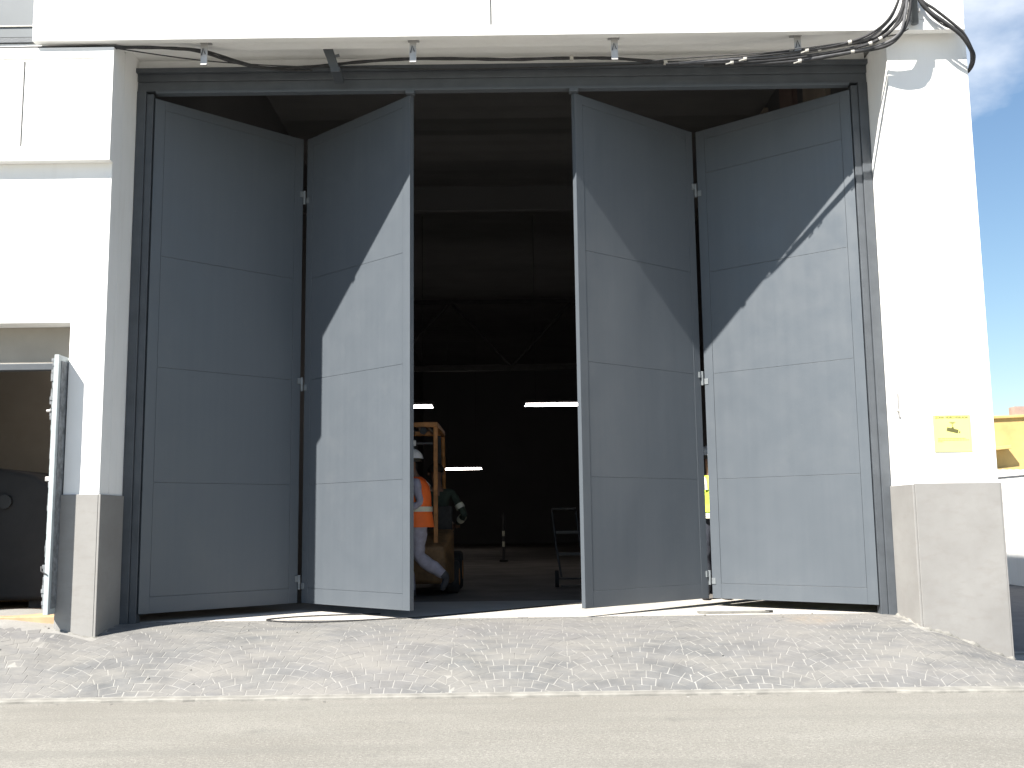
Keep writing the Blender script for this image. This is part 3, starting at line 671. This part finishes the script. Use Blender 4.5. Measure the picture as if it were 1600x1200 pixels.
    for s in (-1, 1):
        e = head + f * 0.088 + lat * 0.033 * s + Vector((0, 0, 0.018)); child('eye', MB().tube([e - f * 0.012, e, e + f * 0.008], [0.013, 0.013, 0.006], 8), MT['eye'])
        e = head + lat * 0.098 * s + Vector((0, 0, 0.0)); child('ear', MB().tube([e - Vector((0, 0, 0.03)), e, e + Vector((0, 0, 0.03))], [0.010, 0.016, 0.012], 8), MT['skin'])
    e = head + f * 0.088 - Vector((0, 0, 0.055)); child('mouth', MB().tube([e - lat * 0.022, e, e + lat * 0.022], [0.004, 0.008, 0.004], 6), MT['boot'])
    hr = MB(); dome(hr, head + Vector((0, 0, 0.045)) - f * 0.014, 0.112, 0.095, -0.35, f); child('hair', hr, MT['hair'])
    return root, child
def dome(mb, c, r, h, low, f, n=16, m=7, brim=0.0):
    c = Vector(c); lat = Vector((0, 0, 1)).cross(f).normalized(); vs_ = []; fs = []
    for j in range(m + 1):
        a = low + (math.pi / 2 - low) * j / m
        for i in range(n):
            t = 2 * math.pi * i / n
            rr_ = math.cos(a) * (1 + (brim if j == 0 else 0) * (0.4 + max(0, math.cos(t))))
            vs_.append(c + (f * math.cos(t) * 1.1 + lat * math.sin(t)) * r * rr_ + Vector((0, 0, math.sin(a) * h)))
    for j in range(m):
        for i in range(n):
            a = j * n + i; b = j * n + (i + 1) % n; fs.append((a, b, b + n, a + n))
    mb.add(vs_, fs)
def shell(mb, rings, n=20):
    """rings: (centre, half-size along a, half-size along b, a, b)"""
    vs_ = []; fs = []
    for c, ra, rb, a, b in rings:
        for i in range(n):
            t = 2 * math.pi * i / n; vs_.append(Vector(c) + a * math.cos(t) * ra + b * math.sin(t) * rb)
    for j in range(len(rings) - 1):
        for i in range(n):
            q = j * n + i; w = j * n + (i + 1) % n; fs.append((q, w, w + n, q + n))
    mb.add(vs_, fs)
def vest(child, J, f, mat, band_z, hem):
    f = Vector(f).normalized(); lat = Vector((0, 0, 1)).cross(f).normalized(); pel = Vector(J['pelvis']); ch = Vector(J['chest'])
    def c(t): return pel.lerp(ch, t)
    rings = [(c(hem), 0.185, 0.215, f, lat), (c(0.25), 0.172, 0.20, f, lat), (c(0.6), 0.166, 0.198, f, lat), (c(0.95), 0.168, 0.205, f, lat), (c(1.25), 0.160, 0.195, f, lat), (c(1.48), 0.115, 0.150, f, lat), (c(1.58), 0.072, 0.088, f, lat)]
    m = MB(); shell(m, rings); child('vest', m, mat)
    m = MB(); q = c(band_z); hz = Vector((0, 0, 0.030)); shell(m, [(q - hz, 0.179, 0.211, f, lat), (q + hz, 0.178, 0.209, f, lat)]); child('reflective_band', m, MT['tape'])
    for s in (-1, 1):
        m = MB(); P = []
        for k in range(9):
            t = k / 8; ang = math.pi * (t - 0.5)
            P.append(ch + lat * s * (0.105 - 0.02 * abs(t - .5)) + f * math.sin(ang) * 0.172 + Vector((0, 0, 0.02 + 0.165 * math.cos(ang))))
        for a, b in zip(P[:-1], P[1:]):
            w_ = lat * 0.022; m.add([a - w_, a + w_, b + w_, b - w_], [(0, 1, 2, 3)])
        child('shoulder_strip', m, MT['tape'])
# walking worker half behind the left folding door, heading left
wx, wy = -1.13, 2.40
J = dict(pelvis=(wx, wy, 0.93), chest=(wx - 0.02, wy, 1.26), neck=(wx - 0.05, wy, 1.47), head=(wx - 0.095, wy, 1.615),
         hipL=(wx, wy + 0.10, 0.90), kneeL=(wx - 0.17, wy + 0.10, 0.50), ankleL=(wx - 0.10, wy + 0.10, 0.10), heelL=(wx - 0.07, wy + 0.10, 0.045), toeL=(wx - 0.25, wy + 0.10, 0.042),
         hipR=(wx + 0.02, wy - 0.10, 0.90), kneeR=(wx + 0.0, wy - 0.10, 0.52), ankleR=(wx + 0.30, wy - 0.10, 0.31), heelR=(wx + 0.345, wy - 0.10, 0.27), toeR=(wx + 0.27, wy - 0.10, 0.12),
         shL=(wx - 0.04, wy + 0.20, 1.40), elL=(wx - 0.24, wy + 0.24, 1.20), wrL=(wx - 0.42, wy + 0.16, 1.10),
         shR=(wx - 0.03, wy - 0.20, 1.40), elR=(wx + 0.05, wy - 0.25, 1.13), wrR=(wx - 0.19, wy - 0.22, 1.05))
r1, ch1 = person('person', J, dict(top=MT['shirt'], legs=MT['trousers'], skin=MT['skin'], boot=MT['boot']), 'worker in orange vest and white helmet walking left behind the folding door edge', (-1, 0, 0))
vest(ch1, J, (-1, 0, 0), MT['orange'], 0.42, -0.22)
hm = MB(); dome(hm, Vector(J['head']) + Vector((0, 0, 0.055)), 0.135, 0.125, 0.0, Vector((-1, 0, 0)), 20, 8, 0.16); ch1('helmet', hm, MT['helmet'])
# driver on the forklift
dx, dy = -1.02, 3.85
J2 = dict(pelvis=(dx, dy, 0.86), chest=(dx, dy + 0.05, 1.20), neck=(dx, dy + 0.08, 1.42), head=(dx - 0.02, dy + 0.13, 1.57),
          hipL=(dx - 0.10, dy + 0.02, 0.84), kneeL=(dx - 0.13, dy + 0.44, 0.86), ankleL=(dx - 0.13, dy + 0.52, 0.50), heelL=(dx - 0.13, dy + 0.49, 0.445), toeL=(dx - 0.13, dy + 0.70, 0.44),
          hipR=(dx + 0.10, dy + 0.02, 0.84), kneeR=(dx + 0.13, dy + 0.44, 0.86), ankleR=(dx + 0.13, dy + 0.52, 0.50), heelR=(dx + 0.13, dy + 0.49, 0.445), toeR=(dx + 0.13, dy + 0.70, 0.44),
          shL=(dx - 0.20, dy + 0.05, 1.33), elL=(dx - 0.30, dy + 0.14, 1.08), wrL=(dx - 0.16, dy + 0.36, 1.02),
          shR=(dx + 0.20, dy + 0.05, 1.30), elR=(dx + 0.37, dy + 0.0, 1.01), wrR=(dx + 0.27, dy + 0.22, 0.90))
r2, ch2 = person('person', J2, dict(top=MT['greencloth'], legs=MT['navy'], skin=MT['skin'], boot=MT['boot']), 'driver in dark green jacket with pale sleeve band seated on the forklift', (0, 1, 0))
a = Vector(J2['shR']); b = Vector(J2['elR']); c_ = Vector(J2['wrR'])
for p, q, t0, t1, rad in ((a, b, 0.52, 0.72, 0.062), (b, c_, 0.25, 0.62, 0.056)):
    ch2('sleeve_band', MB().tube([p.lerp(q, t0), p.lerp(q, t1)], rad, 14, False), MT['tape'])
# third worker seen through the slot between the right leaves
tx, ty = 2.28, 2.0
J3 = dict(pelvis=(tx, ty, 0.90), chest=(tx, ty, 1.22), neck=(tx, ty, 1.43), head=(tx, ty - 0.01, 1.58),
          hipL=(tx - 0.10, ty, 0.88), kneeL=(tx - 0.11, ty - 0.02, 0.48), ankleL=(tx - 0.11, ty + 0.02, 0.10), heelL=(tx - 0.11, ty + 0.05, 0.045), toeL=(tx - 0.13, ty - 0.13, 0.042),
          hipR=(tx + 0.10, ty, 0.88), kneeR=(tx + 0.11, ty - 0.03, 0.48), ankleR=(tx + 0.11, ty + 0.02, 0.10), heelR=(tx + 0.11, ty + 0.05, 0.045), toeR=(tx + 0.13, ty - 0.13, 0.042),
          shL=(tx - 0.20, ty, 1.36), elL=(tx - 0.25, ty + 0.03, 1.08), wrL=(tx - 0.24, ty - 0.08, 0.86), shR=(tx + 0.20, ty, 1.36), elR=(tx + 0.25, ty + 0.03, 1.08), wrR=(tx + 0.24, ty - 0.08, 0.86))
r3, ch3 = person('person', J3, dict(top=MT['navy'], legs=MT['navy'], skin=MT['skin'], boot=MT['boot']), 'worker in lime yellow vest glimpsed through the slot between the right door leaves', (0, -1, 0))
vest(ch3, J3, (0, -1, 0), MT['limeviz'], 0.15, 0.28)
hm = MB(); dome(hm, Vector(J3['head']) + Vector((0, 0, 0.055)), 0.135, 0.125, 0.0, Vector((0, -1, 0)), 20, 8, 0.16); ch3('helmet', hm, MT['helmet'])

# ------------------------------------------------------------------ forklift
fk = tag(empty('forklift', (-1.42, 3.75, 0.003)), 'rusty orange forklift with open overhead guard inside the dark doorway', 'forklift')
def fpart(n, mb, mt, bv=0.01, sm=False, par=None): return mb.build(n, MT[mt], par or fk, bv, sm)
fpart('chassis', MB().box(-0.50, 0.50, -0.55, 1.05, 0.22, 0.42), 'forkdark', 0.02)
fpart('counterweight', MB().hexa([(-0.60, -0.80, 0.16), (0.60, -0.80, 0.16), (0.66, -0.30, 0.14), (-0.66, -0.30, 0.14), (-0.52, -0.86, 0.62), (0.56, -0.86, 0.62), (0.66, -0.30, 0.84), (-0.66, -0.30, 0.84)]), 'forkdark', 0.05)
fpart('engine_cover', MB().box(-0.40, 0.42, -0.295, 0.32, 0.425, 0.72), 'forklift', 0.03)
fpart('seat', MB().box(0.16, 0.62, -0.10, 0.34, 0.722, 0.765).box(0.16, 0.62, -0.19, -0.102, 0.722, 1.12), 'rubber', 0.02)
fpart('cowl', MB().box(-0.44, 0.46, 0.92, 1.10, 0.43, 0.98), 'forklift', 0.03)
sw = fpart('steering_column', MB().tube([(0.30, 0.90, 0.85), (0.30, 0.72, 1.02)], 0.022, 8), 'steel_dark', 0)
rp = [(0.30 + 0.16 * math.cos(t * math.pi / 10), 0.72 + 0.08 * math.sin(t * math.pi / 10), 1.02 + 0.14 * math.sin(t * math.pi / 10)) for t in range(21)]
fpart('steering_wheel', MB().tube(rp, 0.013, 6), 'rubber', 0, True, sw)
for x in (-0.45, 0.45):
    fpart('guard_post', MB().box(x - 0.026, x + 0.026, -0.76, -0.71, 0.62, 2.10), 'forklift', 0.006)
    fpart('guard_post', MB().tube([(x, 1.0, 0.95), (x, 0.62, 2.09)], 0.026, 8), 'forklift', 0)
g = fpart('overhead_guard', MB().box(-0.48, 0.48, -0.78, -0.71, 2.10, 2.16).box(-0.48, 0.48, 0.56, 0.63, 2.10, 2.16).box(-0.48, -0.42, -0.709, 0.559, 2.10, 2.16).box(0.42, 0.48, -0.709, 0.559, 2.10, 2.16), 'forklift', 0.006)
for i in range(6):
    x = -0.32 + i * 0.128; fpart('guard_bar', MB().box(x - 0.012, x + 0.012, -0.709, 0.559, 2.112, 2.148), 'forkdark', 0.003, False, g)
fpart('work_lamp', MB().tube([(0.30, -0.80, 2.05), (0.30, -0.76, 2.05)], 0.045, 14), 'glass', 0); fpart('work_lamp', MB().tube([(0.14, -0.80, 2.05), (0.14, -0.76, 2.05)], 0.04, 14), 'paper', 0)
fpart('rating_plate', MB().box(0.10, 0.21, -0.80, -0.785, 1.86, 1.93), 'paper', 0.002)
fpart('plate_holder', MB().box(-0.42, 0.42, -0.782, -0.763, 1.88, 1.905), 'steel_dark', 0)
for x in (-0.62, 0.62):
    for y, r_ in ((-0.10, 0.21), (0.78, 0.26)):
        w = fpart('wheel', MB().tube([(x - 0.085, y, r_), (x - 0.06, y, r_), (x + 0.06, y, r_), (x + 0.085, y, r_)], [r_ * 0.9, r_, r_, r_ * 0.9], 22), 'rubber', 0)
        fpart('rim', MB().tube([(x - 0.092, y, r_), (x + 0.092, y, r_)], r_ * 0.5, 14), 'forklift', 0, False, w)
for x in (-0.34, 0.34): fpart('mast_channel', MB().box(x - 0.05, x + 0.05, 1.18, 1.30, 0.06, 2.15), 'steel_dark', 0.008)
fpart('mast_crosshead', MB().box(-0.389, 0.389, 1.2, 1.28, 2.151, 2.23), 'steel_dark', 0.008)
fpart('mast_cylinder', MB().tube([(0, 1.24, 0.1), (0, 1.24, 2.05)], 0.04, 10), 'steel_dark', 0)
fpart('carriage', MB().box(-0.45, 0.45, 1.305, 1.36, 0.10, 0.55), 'steel_dark', 0.008)
for x in (-0.25, 0.25): fpart('fork', MB().box(x - 0.06, x + 0.06, 1.361, 2.4, 0.06, 0.10), 'steel_dark', 0.006)
fpart('fuel_tank', MB().tube([(-0.30, -0.58, 0.95), (-0.26, -0.58, 0.95), (0.26, -0.58, 0.95), (0.30, -0.58, 0.95)], [0.09, 0.15, 0.15, 0.09], 18), 'forklift', 0, True)

# ------------------------------------------------------------------ other things inside
ht = tag(empty('hand_trolley', (0.80, 4.6, 0.003)), 'dim steel hand trolley standing inside by the right folding door', 'trolley')
for dxx in (-0.17, 0.17):
    MB().tube([(dxx - 0.08, 0.30, 1.02), (dxx - 0.04, 0.1, 0.55), (dxx + 0.02, -0.05, 0.14)], 0.016, 8).build('rail', MT['steel_dark'], ht)
    w = MB().tube([(dxx * 1.25 - 0.025, 0.0, 0.115), (dxx * 1.25 + 0.025, 0.0, 0.115)], 0.115, 18).build('wheel', MT['rubber'], ht)
    MB().tube([(dxx * 1.25 - 0.028, 0.0, 0.115), (dxx * 1.25 + 0.028, 0.0, 0.115)], 0.05, 12).build('rim', MT['steel_dark'], w)
MB().tube([(-0.25, 0.30, 1.02), (-0.25, 0.36, 1.08), (0.09, 0.36, 1.08), (0.09, 0.30, 1.02)], 0.016, 8).build('handle', MT['steel_dark'], ht)
for z, y in ((0.75, 0.18), (0.45, 0.07)): MB().box(-0.23 + (1 - z) * 0.08, 0.13 + (1 - z) * 0.08, y - 0.006, y + 0.006, z - 0.02, z + 0.02).build('crossbar', MT['steel_dark'], ht)
MB().box(-0.16, 0.20, -0.24, -0.04, 0.02, 0.035).build('toe_plate', MT['steel_dark'], ht, 0.003)
MB().tube([(-0.21, 0.0, 0.115), (0.21, 0.0, 0.115)], 0.012, 8).build('axle', MT['steel_dark'], ht)
po = tag(empty('marker_post', (-0.24, 14.0, 0.003)), 'dark post with two small pale bands deep in the hall', 'post')
MB().tube([(0, 0, 0), (0, 0, 0.05)], 0.10, 16).build('base', MT['rubber'], po)
MB().tube([(0, 0, 0.051), (0, 0, 1.1)], 0.03, 12).build('shaft', MT['steel_dark'], po)
for z in (0.40, 0.64): MB().tube([(0, 0, z - 0.06), (0, 0, z + 0.06)], 0.033, 12, False).build('band', MT['tape'], po)
def lamp(x0, x1, y, z, top, label):
    xc = (x0 + x1) / 2; L = (x1 - x0) / 2
    r = tag(empty('ceiling_light', (xc, y, z)), label, 'light', 'lit fluorescent lights')
    MB().box(-L - 0.03, L + 0.03, -0.05, 0.05, 0.045, 0.10).build('housing', MT['dark_wall'], r, 0.006)
    MB().cyl((-L, 0, 0), (L, 0, 0), 0.028, 12).build('tube', MT['tube'], r, smooth=True)
    for s in (-1, 1): MB().box(s * L - 0.02, s * L + 0.02, -0.03, 0.03, -0.015, 0.0445).build('socket', MT['dark_wall'], r)
    for s in (-0.7, 0.7): MB().cyl((s * L, 0, 0.10), (s * L, 0, top - z), 0.006, 6).build('suspension_wire', MT['steel_dark'], r)
    return r
lamp(-3.2, -1.69, 12, 3.365, 7.56, 'lit fluorescent tube just right of the left folding door edge, above the worker')
lamp(0.27, 1.78, 12, 3.371, 7.56, 'lit fluorescent tube running behind the right folding door')
lamp(-2.32, -1.02, 24, 2.64, 7.56, 'lit fluorescent tube lowest and deepest in the hall')
lamp(-4.98, -4.12, 1.2, 2.575, 3.0, 'lit fluorescent tube inside the narrow side doorway')
mc = tag(empty('machine', (-5.25, 0.85, 0.112)), 'dark rounded machine with a round lamp just inside the narrow side doorway', 'machine')
prof = [(-0.95, 0.08), (0.62, 0.08), (0.66, 0.9), (0.60, 1.20), (0.40, 1.33), (0.05, 1.40), (-0.35, 1.41), (-0.95, 1.38)]
MB().prism(prof, -0.35, 0.75).build('housing', MT['machine'], mc, 0.05, seg=4)
MB().cyl((0.14, -0.352, 1.06), (0.14, -0.39, 1.06), 0.07, 18).build('lamp', MT['glass'], mc)
for x in (-0.75, 0.45): MB().box(x - 0.08, x + 0.08, -0.25, 0.6, 0.0, 0.079).build('foot', MT['rubber'], mc)

# ------------------------------------------------------------------ things on the ground
def gz(x, y): return 0.003 if y > 0.10 else max(ramp(x, y) + 0.005, -0.42)
pts = [(-1.35, 0.62), (-1.75, 0.56), (-2.15, 0.40), (-2.36, 0.18), (-2.32, 0.02), (-2.05, -0.10), (-1.7, -0.10), (-1.3, 0.02), (-0.9, 0.20), (-0.5, 0.55), (-0.1, 0.90), (0.35, 1.35), (0.8, 1.7), (1.3, 2.1), (1.7, 2.9)]
P = [Vector((x, y, gz(x, y) + 0.007)) for x, y in [(p.x, p.y) for p in spline([(a, b, 0) for a, b in pts], 8)]]
tag(MB().tube(P, 0.007, 6).build('ground_cable', MT['cable'], smooth=True), 'thin black cable looped on the ground below the left folding door', 'cable')
pts = [(1.78, 0.30), (1.83, 0.24), (2.0, 0.235), (2.2, 0.245), (2.38, 0.24), (2.46, 0.27)]
P = spline([(a, b, 0.018) for a, b in pts], 6)
hs = tag(empty('flat_hose', (2.1, 0.25, 0.003)), 'short grey flattened hose piece on the threshold below the right folding door', 'hose')
m = MB()
for i, p in enumerate(P): m.v += [(p.x - 2.1, p.y - 0.25 - 0.035, 0.002), (p.x - 2.1, p.y - 0.25 - 0.035, 0.018), (p.x - 2.1, p.y - 0.25 + 0.035, 0.022), (p.x - 2.1, p.y - 0.25 + 0.035, 0.002)]
for i in range(len(P) - 1):
    for k in range(4): a = i * 4 + k; b = i * 4 + (k + 1) % 4; m.f.append((a, b, b + 4, a + 4))
m.f += [(0, 1, 2, 3), tuple(len(m.v) - 4 + k for k in (3, 2, 1, 0))]
m.build('hose_body', MT['hose'], hs)
MB().tube([(0.33, 0.0, 0.014), (0.40, 0.02, 0.014)], 0.013, 8).build('coupling', MT['rubber'], hs)
rr = random.Random(21); m = MB()
for i in range(70):
    x = rr.uniform(-4.6, 4.6)
    y = rr.choice([rr.uniform(-1.65, 0.1), KY - 0.12 - abs(rr.gauss(0, 0.05)), rr.uniform(-0.65, -0.56) if abs(x) > 3.6 else rr.uniform(-0.2, 0.12)])
    s = rr.uniform(0.003, 0.009); z = gz(x, y) if y > KY else -0.432
    pp = [(x + s * rr.uniform(.5, 1.3) * a, y + s * rr.uniform(.5, 1.3) * b, z + s * c_ * rr.uniform(.4, 1)) for c_ in (0, 1) for a, b in ((-1, -1), (1, -1), (1, 1), (-1, 1))]
    m.hexa(pp)
tag(m.build('rubble_crumbs', MT['mortar']), 'scattered small pale mortar crumbs on the paving', 'crumbs', kind='stuff')

# ------------------------------------------------------------------ beyond the corner
bw = tag(empty('boundary_wall', (9.8, 3, -0.44)), 'white boundary wall along the side street at the far right', 'wall')
MB().box(-0.1, 0.1, 0, 40, 0, 2.10).build('wall_body', MT['plaster'], bw, 0.01)
MB().box(-0.13, 0.13, 0, 40, 2.101, 2.15).build('coping', MT['plaster'], bw, 0.008)
yb = tag(empty('ochre_building', (12.2, 21, -0.45)), 'ochre yellow building behind the white boundary wall at the right', 'building')
MB().hexa([(0, 0, 0), (18, 0, 0), (18, 9, 0), (0, 9, 0), (0, 0, 4.15), (18, 0, 4.75), (18, 9, 4.75), (0, 9, 4.15)]).build('wall', MT['ochre'], yb)
MB().hexa([(-0.06, -0.08, 4.151), (18, -0.08, 4.751), (18, 9, 4.751), (-0.06, 9, 4.151), (-0.06, -0.08, 4.24), (18, -0.08, 4.84), (18, 9, 4.84), (-0.06, 9, 4.24)]).build('roof_edge', MT['ochre'], yb, 0.02)
MB().box(3.0, 3.4, 0.2, 0.6, 4.2, 4.62).build('chimney', MT['brown_board'], yb)
MB().hexa([(0.2, -0.35, 3.10), (2.55, -0.35, 3.32), (2.55, 0, 3.32), (0.2, 0, 3.10), (0.2, -0.35, 3.18), (2.55, -0.35, 3.42), (2.55, 0, 3.42), (0.2, 0, 3.18)]).build('canopy', MT['ochre'], yb, 0.01)
cs = tag(empty('shed_roof', (11.6, 18.0, -0.45)), 'weathered corrugated shed roof between boundary wall and ochre building', 'shed')
m = MB(); n = 90
for i in range(n + 1):
    x = i * 0.1; h = 0.035 * (i % 2); m.v += [(x, 0, 2.42 + h - 0.03 * x), (x, 2.8, 2.78 + h - 0.03 * x)]
for i in range(n): a = i * 2; m.f.append((a, a + 2, a + 3, a + 1))
ob = m.build('roof_sheet', MT['corrugated'], cs); so = ob.modifiers.new('solid', 'SOLIDIFY'); so.thickness = 0.02
MB().box(0.1, 8.9, 0.3, 2.7, 0, 2.05).build('wall', MT['kerb'], cs)
